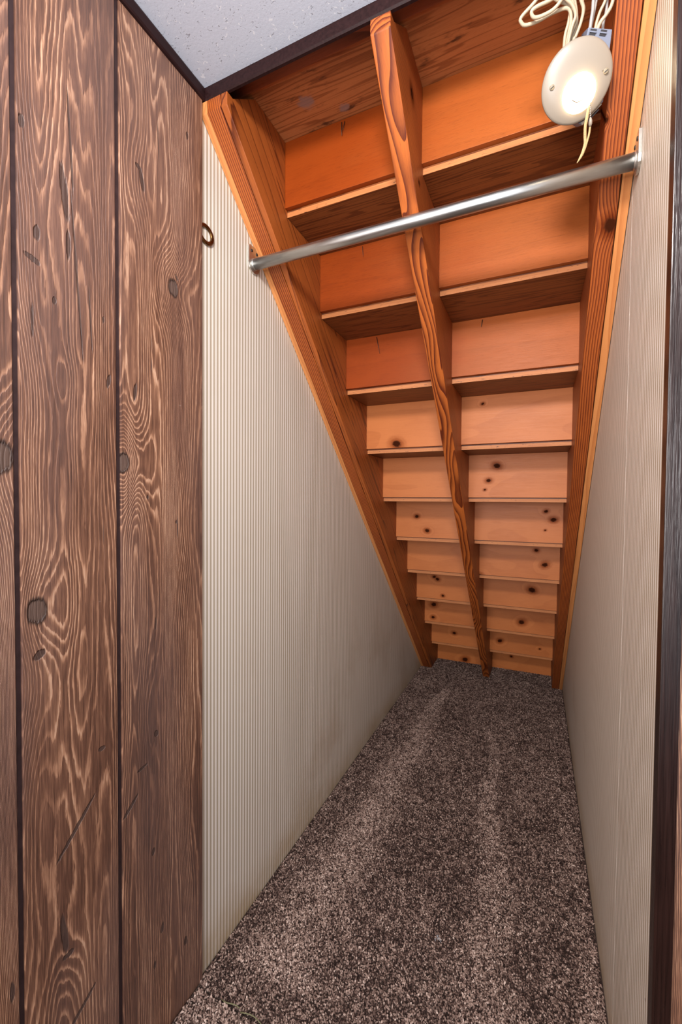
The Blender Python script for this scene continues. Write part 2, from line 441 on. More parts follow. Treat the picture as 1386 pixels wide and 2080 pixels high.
M_TRIM = simple('dark_trim', (0.017, 0.006, 0.006), 0.5, spec=0.15, nscale=1.0, namp=0.45, nvec=(180, 20, 180), bump=0.25)
M_GROOVE = simple('groove_strip', (0.034, 0.018, 0.018), 0.5, spec=0.25, nscale=60.0, namp=0.35, bump=0.2)
M_CORNER = simple('corner_trim', (0.014, 0.0045, 0.003), 0.30, nscale=1.0, namp=0.7, nvec=(420, 420, 9), bump=0.6)
M_BACK = simple('wall_core', (0.10, 0.06, 0.05), 0.8)

def ribbed(name):
    N = NT(name)
    P = N.coord('Object'); X, Y, Z = N.sep(P)[:3]
    fr = N.math('FRACT', N.math('DIVIDE', N.math('ADD', Y, 4.0), 0.0127))
    s = N.math('SINE', N.math('MULTIPLY', fr, 2*math.pi))
    st = N.smooth(s, -0.35, 0.40)
    wob = N.noise(N.vec('MULTIPLY', P, (1, 30, 0.7)), 1.0, 2.0)
    base = N.mix(st, (0.420, 0.338, 0.240), (0.820, 0.752, 0.680))
    base = N.mix(N.math('MULTIPLY', wob, 0.30), base, (0.66, 0.585, 0.49))
    # yellowed handling stains, thicker low on the wall, and a grubby line along the floor
    n1 = N.noise(P, 3.2, 4.0, 0.6)
    n2 = N.noise(N.vec('MULTIPLY', P, (1, 5, 9)), 1.0, 4.0, 0.65)
    low = N.smooth(Z, 1.0, 0.15)
    sm = N.math('MULTIPLY', N.smooth(n1, 0.48, 0.72), N.math('MULTIPLY_ADD', low, 0.20, 0.06))
    base = N.mix(sm, base, (0.33, 0.20, 0.085))
    foot = N.math('MULTIPLY', N.smooth(Z, 0.14, 0.0), N.mapr(n2, 0.25, 0.7, 0.1, 0.75))
    base = N.mix(foot, base, (0.40, 0.27, 0.13))
    # scuffs
    rot = N.n.new('ShaderNodeVectorRotate'); rot.rotation_type = 'X_AXIS'; N.put(rot.inputs['Vector'], P); rot.inputs['Angle'].default_value = -0.75
    sc = N.noise(N.vec('MULTIPLY', rot.outputs[0], (1, 5, 60)), 1.0, 1.0)
    base = N.mix(N.math('MULTIPLY', N.smooth(sc, 0.74, 0.80), N.math('MULTIPLY', low, 0.55)), base, (0.30, 0.16, 0.06))
    vo = N.voronoi(N.vec('MULTIPLY', P, (1, 1.0, 0.8)), 7.0)
    base = N.mix(N.smooth(vo, 0.020, 0.012), base, (0.10, 0.05, 0.03))
    N.bump(s, 0.25, 0.0006)
    return N.done(base, 0.5, 0.0, 0.4)
M_RIB = ribbed('ribbed_wallboard')

def ceiling_mat():
    N = NT('ceiling_tile')
    P = N.coord('Object')
    n = N.noise(P, 190.0, 3.0, 0.6)
    f = N.noise(N.vec('ADD', N.vec('MULTIPLY', P, (1, 1.6, 1)), (5, 0, 0)), 120.0, 1.0, 0.5, 1.5)
    sp = N.smooth(f, 0.685, 0.72)
    big = N.noise(P, 3.0, 2.0)
    col = N.mix(N.math('MULTIPLY', big, 0.3), (0.55, 0.58, 0.66), (0.505, 0.535, 0.615))
    col = N.mix(N.math('MULTIPLY', sp, 0.62), col, (0.16, 0.15, 0.17))
    f2 = N.noise(N.vec('ADD', P, (2, 9, 0)), 95.0, 1.0, 0.5, 1.5)
    col = N.mix(N.smooth(f2, 0.69, 0.72, 0.0, 0.6), col, (0.82, 0.82, 0.84))
    N.bump(N.math('SUBTRACT', n, N.math('MULTIPLY', sp, 2.0)), 0.25, 0.001)
    return N.done(col, 0.9, 0.0, 0.2)
M_CEIL = ceiling_mat()

M_STEEL = simple('galvanised_steel', (0.46, 0.46, 0.445), 0.36, 1.0, nscale=1.0, namp=0.22, nvec=(10, 90, 90), bump=0.05)
M_PLATE = simple('zinc_plate', (0.62, 0.60, 0.56), 0.35, 1.0, nscale=80.0, namp=0.12)
M_SCREW = simple('dark_screw', (0.045, 0.042, 0.04), 0.5, 0.8)
M_NAIL = simple('nail_steel', (0.05, 0.045, 0.04), 0.5, 0.7)
M_BRASS = simple('aged_brass', (0.20, 0.10, 0.035), 0.28, 1.0, nscale=60.0, namp=0.4)
M_DISC = simple('ivory_plastic', (0.285, 0.240, 0.190), 0.35, 0, 0.5)
M_DSCR = simple('ivory_screw', (0.26, 0.21, 0.14), 0.45)
M_CABLE = simple('cream_cable', (0.46, 0.365, 0.245), 0.45, nscale=30.0, namp=0.10)
M_CABLE2 = simple('grey_cable', (0.37, 0.33, 0.31), 0.45, nscale=30.0, namp=0.10)
M_CORD = simple('cotton_cord', (0.50, 0.36, 0.17), 0.8, nscale=500.0, namp=0.25, bump=0.6)
M_BOX = simple('blue_grey_plastic', (0.17, 0.19, 0.25), 0.5)
M_SLOT = simple('dark_slot', (0.02, 0.018, 0.022), 0.6)
M_LINT = simple('grey_lint', (0.42, 0.42, 0.44), 0.9)
M_SEAM = simple('seam_tape', (0.15, 0.14, 0.07), 0.6, nscale=60.0, namp=0.6)

def bulb_mat():
    N = NT('lit_bulb')
    N.b.inputs['Emission Color'].default_value = (1.0, 0.78, 0.50, 1)
    N.b.inputs['Emission Strength'].default_value = 15.0
    return N.done((0.9, 0.88, 0.82), 0.4)
M_BULB = bulb_mat()

# ------------------------------------------------------------------ setting: left wall
wl = link('wall_left', box((-0.10, -2.6, 0.0), (-0.0045, 2.6, 2.5)), M_BACK)
tag(wl, kind='structure')
E_ = [YP+0.002, 0.0232, 1.2425, 2.6]
for a, b in zip(E_, E_[1:]):
    o = link('wall_panel', box((-0.0042, a+0.0006, 0.0), (0.0, b-0.0006, 2.33), 0.0004), M_RIB, wl)
edges = [(-0.671, -0.502, M_PL2), (-0.492, YP, M_PL3), (-0.868, -0.680, M_PL1)]
y = -0.877
while y > -2.5:
    edges.append((y-0.185, y, M_PL)); y -= 0.194
for a, b, m in edges:
    bm = box((-0.004, a, 0.0), (0.008, b, 2.16), 0.0013)
    link('plank', bm, m, wl)
    if b < YP: link('groove_strip', box((-0.0042, b-0.001, 0.0), (0.0040, b+0.011, 2.16)), M_GROOVE, wl)

# right side wall of the closet, and the plank wall facing the room beside the opening
wr = link('wall_right', box((W+0.0045, -0.262, 0.0), (W+0.10, 2.6, 2.5)), M_BACK)
tag(wr, kind='structure')
ER = [-0.285, 0.004, 1.2235, 2.6]
for a, b in zip(ER, ER[1:]):
    link('wall_panel', box((W, a+0.0006, 0.0), (W+0.0042, b-0.0006, 2.45), 0.0004), M_RIB, wr)
wf = link('wall_front', box((W+0.006, -0.2845, 0.0), (2.6, -0.2625, 2.5)), M_BACK)
tag(wf, kind='structure')
x = 0.9405
for i in range(8):
    link('plank', box((x, -0.300, 0.0), (x+0.185, -0.2850, 2.16), 0.0013), M_PLX, wf)
    link('groove_strip', box((x+0.184, -0.291, 0.0), (x+0.195, -0.2850, 2.16)), M_GROOVE, wf)
    x += 0.194
# end wall past the foot of the stairs
we = link('wall_back', box((-0.0045, 2.45, 0.0), (W+0.0045, 2.55, 2.5)), M_BACK); tag(we, kind='structure')

# ceiling of the room
ce = link('ceiling', box((-0.10, -2.6, ZC), (2.6, -0.2675, 2.42)), M_CEIL); tag(ce, kind='structure')
cb = link('ceiling', box((-0.10, -0.267, 2.36), (W+0.1, 0.30, 2.42)), M_HEAD); tag(cb, kind='structure')  # added unseen cover over the stair head, stops light leaking in from above

# trims
def moulding(y0, y1):
    prof = [(0.0082, 2.1425), (0.0128, 2.1432), (0.0150, 2.1470), (0.0152, 2.166), (0.0135, ZC-0.0003), (0.0082, ZC-0.0003)]
    return prism([(p[0], p[1]) for p in prof], y0, y1, lambda t, a, b: (a, t, b))
o = link('trim_1', moulding(-2.6, -0.2665), M_TRIM); tag(o, kind='structure')
prof = [(-0.2580, 2.1425), (-0.2640, 2.1425), (-0.2668, 2.1460), (-0.2672, 2.166), (-0.2660, 2.2), (-0.2580, 2.2)]
o = link('trim_2', prism(prof, 0.0015, W+0.05), M_TRIM); tag(o, kind='structure')
o = link('trim_3', box((W-0.0010, -0.3105, 0.0), (0.9385, -0.2858, 2.17), 0.0015), M_CORNER); tag(o, kind='structure')

# ------------------------------------------------------------------ floor and carpet
SEAM = -0.288
def carpet_base():
    N = NT('carpet_backing')
    n = N.noise(N.coord('Object'), 420.0, 2.0, 0.6)
    col = N.mix(n, (0.030, 0.020, 0.017), (0.10, 0.07, 0.058))
    return N.done(col, 1.0, 0.0, 0.1)
M_CBASE = carpet_base()
def carpet_fibre():
    N = NT('carpet_fibre')
    a = N.n.new('ShaderNodeAttribute'); a.attribute_type = 'INSTANCER'; a.attribute_name = 'tint'
    col = N.ramp(a.outputs['Fac'], [(0.0, (0.022, 0.011, 0.009)), (0.25, (0.080, 0.046, 0.037)), (0.5, (0.235, 0.155, 0.126)), (0.8, (0.45, 0.325, 0.27)), (1.0, (0.62, 0.48, 0.41))])
    return N.done(col, 0.85, 0.0, 0.25)
M_FIB = carpet_fibre()
fl = link('floor', box((-0.10, -2.6, -0.08), (2.6, 2.6, -0.004)), M_BACK); tag(fl, kind='structure')
link('carpet', box((0.001, SEAM+0.002, -0.004), (W-0.001, 2.30, 0.0)), M_CBASE, fl)
link('carpet', box((0.009, -2.6, -0.004), (2.6, SEAM-0.002, 0.0)), M_CBASE, fl)
bm = bmesh.new()
for (xa, xb, za) in ((0.085, 0.135, 0.009), (0.140, 0.21, 0.007)):
    pts = [(xa + (xb-xa)*t, SEAM + 0.003*math.sin(t*5+xa*40), za + 0.003*math.sin(t*math.pi)) for t in np.linspace(0, 1, 7)]
    add_tube(bm, pts, [0.0012]*7, 6)
o = link('seam_thread', bm, M_SEAM, fl, True)

def gn_tuft(mat):
    g = bpy.data.node_groups.new('pile', 'GeometryNodeTree')
    g.interface.new_socket('Geometry', in_out='INPUT', socket_type='NodeSocketGeometry')
    g.interface.new_socket('Geometry', in_out='OUTPUT', socket_type='NodeSocketGeometry')
    n = g.nodes; L = g.links.new
    gi, go = n.new('NodeGroupInput'), n.new('NodeGroupOutput')
    cone = n.new('GeometryNodeMeshUVSphere')
    cone.inputs['Segments'].default_value = 6
    cone.inputs['Rings'].default_value = 5
    cone.inputs['Radius'].default_value = 0.0021
    sm = n.new('GeometryNodeSetMaterial'); sm.inputs['Material'].default_value = mat
    L(cone.outputs['Mesh'], sm.inputs[0])
    iop = n.new('GeometryNodeInstanceOnPoints')
    L(gi.outputs[0], iop.inputs['Points']); L(sm.outputs[0], iop.inputs['Instance'])
    r = n.new('GeometryNodeInputNamedAttribute'); r.data_type = 'FLOAT_VECTOR'; r.inputs[0].default_value = 'tilt'
    e = n.new('FunctionNodeEulerToRotation'); L(r.outputs[0], e.inputs[0]); L(e.outputs[0], iop.inputs['Rotation'])
    s = n.new('GeometryNodeInputNamedAttribute'); s.data_type = 'FLOAT_VECTOR'; s.inputs[0].default_value = 'size'
    L(s.outputs[0], iop.inputs['Scale'])
    L(iop.outputs[0], go.inputs[0])
    return g
GN = gn_tuft(M_FIB)

def smooth_noise(rng, x, y, s):
    """cheap value noise of cell size s"""
    gx, gy = x/s, y/s
    i, j = np.floor(gx).astype(int), np.floor(gy).astype(int)
    fx, fy = gx-i, gy-j
    fx, fy = fx*fx*(3-2*fx), fy*fy*(3-2*fy)
    T = rng.random((97, 97))
    v = lambda a, b: T[a % 97, b % 97]
    return (v(i, j)*(1-fx)+v(i+1, j)*fx)*(1-fy) + (v(i, j+1)*(1-fx)+v(i+1, j+1)*fx)*fy

def pile(name, x0, x1, y0, y1, step, closet, seed):
    rng = np.random.default_rng(seed)
    gx, gy = np.meshgrid(np.arange(x0, x1, step), np.arange(y0, y1, step))
    x = gx.ravel() + rng.uniform(-.55, .55, gx.size)*step
    y = gy.ravel() + rng.uniform(-.55, .55, gx.size)*step
    k = (x > x0) & (x < x1) & (y > y0) & (y < y1)
    x, y = x[k], y[k]
    n = len(x)
    # direction the vacuum left the pile lying in: pale strokes fan out from the far end
    lay_light = np.zeros(n)
    if closet:
        def stroke(ax, ay, bx, by, w0, w1):
            t = np.clip((y-ay)/(by-ay), 0, 1)
            c = ax+(bx-ax)*t + 0.012*np.sin(y*9+ax*20)
            w = w0+(w1-w0)*t
            on = (y < max(ay, by)) & (y > min(ay, by))
            return on*np.exp(-((x-c)/w)**4)
        lay_light += 1.0*stroke(0.24, 1.65, 0.17, -0.2, 0.03, 0.11)
        lay_light += 0.9*stroke(0.555, 1.25, 0.68, -0.25, 0.012, 0.085)
        lay_light += 0.6*stroke(0.86, 0.9, 0.90, -0.25, 0.01, 0.03)
        lay_light += 0.35*np.clip((0.25-y)/0.5, 0, 1)  # not vacuum marks: brighter light at the near end, put into the tint
    else:
        lay_light += 1.25
    lay_light += (smooth_noise(rng, x, y, 0.09)-0.5)*0.55 + (smooth_noise(rng, x, y, 0.03)-0.5)*0.25
    az = rng.uniform(0, 2*np.pi, n)
    lean = np.clip(rng.normal(0.80, 0.35, n), 0, 1.5)
    tx = lean*np.cos(az) - 0.30*lay_light + 0.10
    ty = lean*np.sin(az)
    # tint: tip of the twisted yarn, beige with brown flecks; strokes show more of the pale side of the yarn, near end painted brighter
    clump = smooth_noise(rng, x, y, 0.011)
    tint = rng.normal(0.375, 0.21, n) + (clump-0.5)*0.34 + 0.185*lay_light
    dark = rng.random(n) < (0.26 - 0.06*np.clip(lay_light, 0, 1))
    tint[dark] -= 0.34
    tint = np.clip(tint, 0.02, 1)
    sz = rng.uniform(0.65, 1.15, n)
    h = rng.uniform(1.0, 2.3, n)
    me = bpy.data.meshes.new(name)
    me.vertices.add(n)
    z = rng.uniform(0.0005, 0.0045, n) - 0.0016*dark + 0.0012*np.clip(lay_light, -0.5, 1)
    me.vertices.foreach_set('co', np.stack([x, y, z], 1).astype(np.float32).ravel())
    for nm, arr in (('tilt', np.stack([tx, ty, az], 1)), ('size', np.stack([sz, sz, h], 1))):
        a = me.attributes.new(nm, 'FLOAT_VECTOR', 'POINT'); a.data.foreach_set('vector', arr.astype(np.float32).ravel())
    a = me.attributes.new('tint', 'FLOAT', 'POINT'); a.data.foreach_set('value', tint.astype(np.float32))
    o = bpy.data.objects.new(name, me)
    COL.objects.link(o); o.parent = fl
    md = o.modifiers.new('pile', 'NODES'); md.node_group = GN
    me.materials.append(M_FIB)
    o['kind'] = 'stuff'
    return o
pile('carpet_pile', 0.004, W-0.004, SEAM+0.003, 2.185, 0.0035, True, 3)
pile('carpet_pile', 0.012, 1.30, -0.75, SEAM-0.002, 0.0037, False, 8)

# ------------------------------------------------------------------ staircase seen from below
st = empty('staircase', (0.46, 2.0, 0.0))
tag(st, 'orange stained wooden staircase seen from underneath, sloping down to the carpet', 'staircase')
ang = math.atan(-PS)
ca, sa = math.cos(ang), math.sin(ang)
# local axes of a board lying along the slope: X down the slope, Y across, Z square to it
def slope_matrix(xc, y0=0.0):
    m = Matrix(((0, -1, 0), (ca, 0, sa), (-sa, 0, ca))).to_4x4()
    m.translation = Vector((xc, y0, PZ + PS*y0))
    return m
def along(poly_yz, xa, xb, mat, name, bev=0.001):
    xc = (xa+xb)/2
    M = slope_matrix(xc)
    Mi = M.inverted()
    bm = prism(poly_yz, xa, xb, lambda x, a, b: tuple(Mi @ Vector((x, a, b))), bev)
    return link(name, bm, mat, st, False, M)

def notched(e=0.0006):
    pts = [((PZ)/-PS, 0.0), (10*RUN+DLT-e, 0.0)]
    for k in range(9, -2, -1):
        zk = ZA - k*RISE
        pts.append(((k+1)*RUN+DLT-e, zk-e))
        if k == -1: break
        pts.append((k*RUN-e, zk-e))
        pts.append((k*RUN-e, zk+TT-e))
        pts.append((k*RUN+DLT-e, zk+TT-e))
    yk, zk = -0.158, ZA+RISE-e
    pts += [(yk, zk), (-0.244, 2.1418), (-0.2655, 2.1418), (-0.2655, PZ-PS*0.2655)]
    return pts
NP = notched()
def plain(depth, y_top=-0.2655, y_foot=None):
    yf = PZ/-PS
    zt = PZ+PS*y_top
    return [(yf, 0.0), (yf+depth/ (-PS), 0.0), (y_top + 0.10, zt - 0.10*0.9424 + depth), (-0.244, 2.1418), (y_top, 2.1418), (y_top, zt)]

o = along(NP, XPL+0.0006, XGL-0.0008, M_STR2, 'stringer', 0.0012)
o = along(NP, XGL+0.0012, XL, M_STR, 'stringer', 0.0016)
o = along(NP, XCL, XCR, M_STRC, 'stringer', 0.0022)
o = along(NP, XR, XGR-0.002, M_STRR, 'stringer', 0.0016)
def furring(xa, xb):
    return along(plain(0.19), xa, xb, M_FURR, 'furring_strip', 0.0008)
furring(0.0012, XPL); furring(XGR, W-0.0016)

knot_table = {2: [], 3: [(0.2114, 1.436, 0.013), (0.5515, 1.572, 0.004)], 4: [(0.589, 1.352, 0.010), (0.556, 1.290, 0.007), (0.541, 1.250, 0.0035)],
    5: [(0.187, 1.121, 0.0075), (0.241, 1.050, 0.008), (0.785, 1.157, 0.006), (0.816, 1.119, 0.009), (0.783, 1.071, 0.003)],
    6: [(0.788, 0.884, 0.010), (0.748, 0.955, 0.007), (0.476, 0.803, 0.010)], 7: [(0.205, 0.728, 0.008), (0.186, 0.740, 0.007), (0.239, 0.630, 0.006), (0.730, 0.710, 0.013)],
    8: [(0.138, 0.518, 0.012), (0.134, 0.433, 0.008), (0.6745, 0.467, 0.012)], 9: [(0.537, 0.268, 0.010), (0.236, 0.279, 0.008), (0.78, 0.25, 0.004)], 10: [(0.281, 0.026, 0.014), (0.6, 0.10, 0.006)]}
RX0, RX1 = XPL+0.004, XGR-0.004
for k in range(0, 11):
    ztop = ZA - (k-1)*RISE - 0.0004
    zbot = (ZA - k*RISE + TT) if k < 10 else -0.003
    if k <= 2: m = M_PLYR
    else:
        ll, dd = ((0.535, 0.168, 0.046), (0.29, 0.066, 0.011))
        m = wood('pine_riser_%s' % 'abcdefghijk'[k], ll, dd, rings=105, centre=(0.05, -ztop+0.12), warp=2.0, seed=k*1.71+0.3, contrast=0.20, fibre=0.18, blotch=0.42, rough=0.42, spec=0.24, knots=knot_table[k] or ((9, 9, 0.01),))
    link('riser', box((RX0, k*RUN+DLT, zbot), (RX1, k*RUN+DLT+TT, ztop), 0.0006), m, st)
for k in range(-1, 10):
    zk = ZA - k*RISE
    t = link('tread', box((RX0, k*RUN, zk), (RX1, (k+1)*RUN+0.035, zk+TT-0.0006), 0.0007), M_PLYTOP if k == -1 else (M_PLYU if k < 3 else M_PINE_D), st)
    if k >= 0:
        e = link('edge_band', box((RX0, k*RUN-0.0011, zk-0.0002), (RX1, k*RUN+0.0004, zk+TT*(0.72 if k < 5 else 0.80)), 0.0003), M_EDGE, t)
        e['label'] = 'pale raw back edge of the tread'
link('header_board', box((XPL, -0.235, 2.1965), (XGR, -0.190, 2.2130), 0.001), M_HEAD, st)
link('header_board', box((XPL, -0.254, 2.225), (XGR, -0.234, 2.34), 0.001), M_HEAD, st)  # added dark blocking, closes the gap above the recess to light
# nails that came through from above
for (x0, y0, z0, x1, z1, r) in ((0.2553, -0.0165, 2.205, 0.2570, 2.168, 0.0011), (0.2640, -0.0165, 2.205, 0.2600, 2.180, 0.0008), (0.2296, 0.2020, 2.003, 0.2332, 1.969, 0.0009),
        (0.1997, 0.4210, 1.800, 0.2137, 1.737, 0.0011), (0.5717, 0.4210, 1.800, 0.5685, 1.776, 0.0012)):
    bm = bmesh.new(); add_tube(bm, [(x0, y0, z0), ((x0+x1)/2, y0-0.001, (z0+z1)/2), (x1, y0-0.002, z1)], [r, r, r*0.45], 6)
    link('nail', bm, M_NAIL, st, True)

# ------------------------------------------------------------------ hanging rod
YR, ZR = -0.0588, 1.8647
rod = empty('closet_rod', (W/2, YR, ZR))
tag(rod, 'galvanised steel pipe running wall to wall as a hanging rod under the stairs', 'rod')
bm = bmesh.new()
add_tube(bm, [(0.004, YR, ZR), (0.3, YR, ZR), (0.6, YR, ZR), (W-0.004, YR, ZR)], 0.0150, 32)
link('pipe', bm, M_STEEL, rod, True)
def flange(xa, sgn):
    pts = []
    w, top, bot = 0.0245, 0.047, 0.021
    cy = YR-0.001
    pts += [(cy-w, ZR+top-0.004), (cy-w+0.004, ZR+top), (cy+w-0.004, ZR+top), (cy+w, ZR+top-0.004), (cy+w, ZR-0.004)]
    for a in np.linspace(0, -math.pi, 11)[1:-1]:
        pts.append((cy+w*math.cos(a), ZR-0.004+bot*math.sin(a)))
    pts.append((cy-w, ZR-0.004))
    x0, x1 = (xa, xa+sgn*0.0055)
    f = link('flange', prism(pts, min(x0, x1), max(x0, x1), None, 0.0008), M_PLATE, rod)
    bm = bmesh.new()
    add_tube(bm, [(x1, YR, ZR), (x1+sgn*0.004, YR, ZR)], [0.0166, 0.0156], 28)
    link('collar', bm, M_PLATE, rod, True)
    for dy in (-0.0115, 0.0115):
        s = bmesh.new(); add_tube(s, [(x1-sgn*0.0005, cy+dy, ZR+0.033), (x1+sgn*0.0008, cy+dy, ZR+0.033), (x1+sgn*0.0016, cy+dy, ZR+0.033)], [0.0042, 0.0042, 0.0026], 12)
        link('screw', s, M_SCREW, f, True)
flange(0.0003, 1); flange(W-0.0003, -1)

# ------------------------------------------------------------------ lamp
C0 = Vector((0.798, -0.163, 1.967))
NV = Vector((0.1596, -0.7871, -0.5958)).normalized()
AV = Vector((0.9801, 0.1987, 0.0)).normalized()         # across the disc
VV = NV.cross(AV).normalized()
if VV.z < 0: VV = -VV                                   # up the slope
def frame(origin):
    m = Matrix((AV, NV.cross(AV), NV)).transposed().to_4x4(); m.translation = origin; return m
def on_disc(a, b, h): return C0 + AV*a + VV*b + NV*h
lamp = empty('closet_lamp', tuple(C0))
tag(lamp, 'round ivory plastic lampholder with a glowing white bulb and pull cord on the stringer', 'lamp')
prof = [(0.0, -0.004), (0.050, -0.004), (0.0570, -0.0030), (0.0587, 0.0000), (0.0580, 0.0024), (0.0550, 0.0044), (0.046, 0.0072), (0.036, 0.0090), (0.0, 0.0100)]
o = link('disc', lathe(prof, 64), M_DISC, lamp, True, None)
def place(o, origin):
    o.matrix_parent_inverse = Matrix.Identity(4)
    m = frame(origin); m.translation = origin - C0
    o.matrix_basis = m
place(o, C0)
bo = on_disc(0.0055, -0.0160, 0.0068)
prof = [(0.0275, -0.001), (0.0282, 0.0014), (0.0268, 0.0050), (0.0225, 0.0090), (0.0150, 0.0120), (0.0070, 0.0134), (0.0, 0.0138)]
o = link('bulb', lathe(prof, 48), M_BULB, lamp, True); place(o, bo)
bulb_ob = o
bm = bmesh.new()
arc = [(0.0125*math.cos(a)-0.002, 0.0115*math.sin(a)-0.001) for a in np.linspace(math.radians(205), math.radians(318), 11)]
add_tube(bm, [tuple(on_disc(0.0055+p[0], -0.0160+p[1], 0.0068+0.0136)) for p in arc], [0.0003]+[0.0007]*9+[0.0003], 6)
o = link('bulb_arc', bm, M_BRASS, lamp, True)  # thin brown arc lying across the front of the bulb
for (a, b) in ((-0.0420, -0.0010), (0.0455, 0.0068)):
    s = bmesh.new(); add_tube(s, [tuple(on_disc(a, b, 0.0060)), tuple(on_disc(a, b, 0.0092)), tuple(on_disc(a, b, 0.0096))], [0.0042, 0.0042, 0.0032], 16)
    sc = link('screw', s, M_DSCR, lamp, True)
    s = bmesh.new(); add_tube(s, [tuple(on_disc(a-0.0026, b-0.0016, 0.0097)), tuple(on_disc(a+0.0026, b+0.0016, 0.0097))], 0.0007, 6)
    link('slot', s, M_SLOT, sc)
    s = bmesh.new(); sg = 1 if a < 0 else -1
    add_tube(s, [tuple(on_disc(a+sg*0.0045, b+0.0008, 0.0064)), tuple(on_disc(a+sg*0.0110, b+0.0022, 0.0070))], 0.0020, 8)
    link('slot', s, M_DISC, sc, True)
# pull chain of small beads with its bell, and the frayed cotton cord tied to it
chain = [Vector((0.8215, -0.1560, 1.9275)).lerp(Vector((0.8238, -0.1425, 1.9110)), t) for t in np.linspace(0, 1, 9)]
bm = bmesh.new()
for p in chain:
    bmesh.ops.create_uvsphere(bm, u_segments=8, v_segments=6, radius=0.0012, matrix=Matrix.Translation(p))
link('pull_chain', bm, M_PLATE, lamp, True)
bm = bmesh.new()
add_tube(bm, [tuple(p) for p in (Vector((0.8238, -0.1425, 1.9110)), Vector((0.8242, -0.1405, 1.9075)), Vector((0.8243, -0.1375, 1.9035)), Vector((0.8242, -0.135, 1.9000)))], [0.0014, 0.0030, 0.0032, 0.0018], 12)
link('chain_bell', bm, M_DISC, lamp, True)
bm = bmesh.new()
add_tube(bm, [(0.8205, -0.1530, 1.9250), (0.8180, -0.1440, 1.9120), (0.8163, -0.1357, 1.9020), (0.8168, -0.1270, 1.8920), (0.8176, -0.1200, 1.8830), (0.8150, -0.1130, 1.8730), (0.8105, -0.1090, 1.8660), (0.8055, -0.1061, 1.8600)],
         [0.0022, 0.0028, 0.0026, 0.0027, 0.0025, 0.0030, 0.0022, 0.0006], 8, 5)
add_tube(bm, [(0.8242, -0.1360, 1.9010), (0.8235, -0.1280, 1.8930), (0.8210, -0.1215, 1.8850), (0.8178, -0.1150, 1.8760), (0.8160, -0.1130, 1.8725)], [0.0018, 0.0019, 0.0018, 0.0017, 0.0010], 8, 5)
link('pull_cord', bm, M_CORD, lamp, True)

# plastic junction box behind the disc, nailed to the stringer
jb = empty('junction_box', tuple(on_disc(0.02, 0, -0.05)))
tag(jb, 'blue-grey plastic junction box behind the round lampholder', 'electrical box')
poly = [(0.0085, 0.0690), (0.0480, 0.0600), (0.0535, -0.033), (0.024, -0.0620), (0.002, -0.050), (0.005, 0.030)]
def disc_prism(poly, h0, h1, bev=0.0):
    return prism(poly, h0, h1, lambda t, a, b: tuple(on_disc(a, b, t)), bev)
link('housing', disc_prism(poly, -0.055, -0.008, 0.0012), M_BOX, jb)
def quad(a, b, w, h, rot=-0.25):
    c, s = math.cos(rot), math.sin(rot)
    return [(a+u*c-v*s, b+u*s+v*c) for u, v in ((-w, -h), (w, -h), (w, h), (-w, h))]
for (a, b) in ((0.0170, 0.0620), (0.0340, 0.0580)):
    link('cable_slot', disc_prism(quad(a, b, 0.0052, 0.0036), -0.009, -0.0070), M_SLOT, jb)
    link('clamp_tab', disc_prism(quad(a, b, 0.0056, 0.0009), -0.009, -0.0055, 0.0003), M_BOX, jb)
o = link('lower_clip', disc_prism(quad(0.036, -0.0475, 0.019, 0.0022, 0.72), -0.012, -0.0065, 0.0004), M_DISC, jb)
o = link('lower_clip', disc_prism(quad(0.0385, -0.0515, 0.013, 0.0010, 0.72), -0.012, -0.0055, 0.0003), M_SLOT, jb)

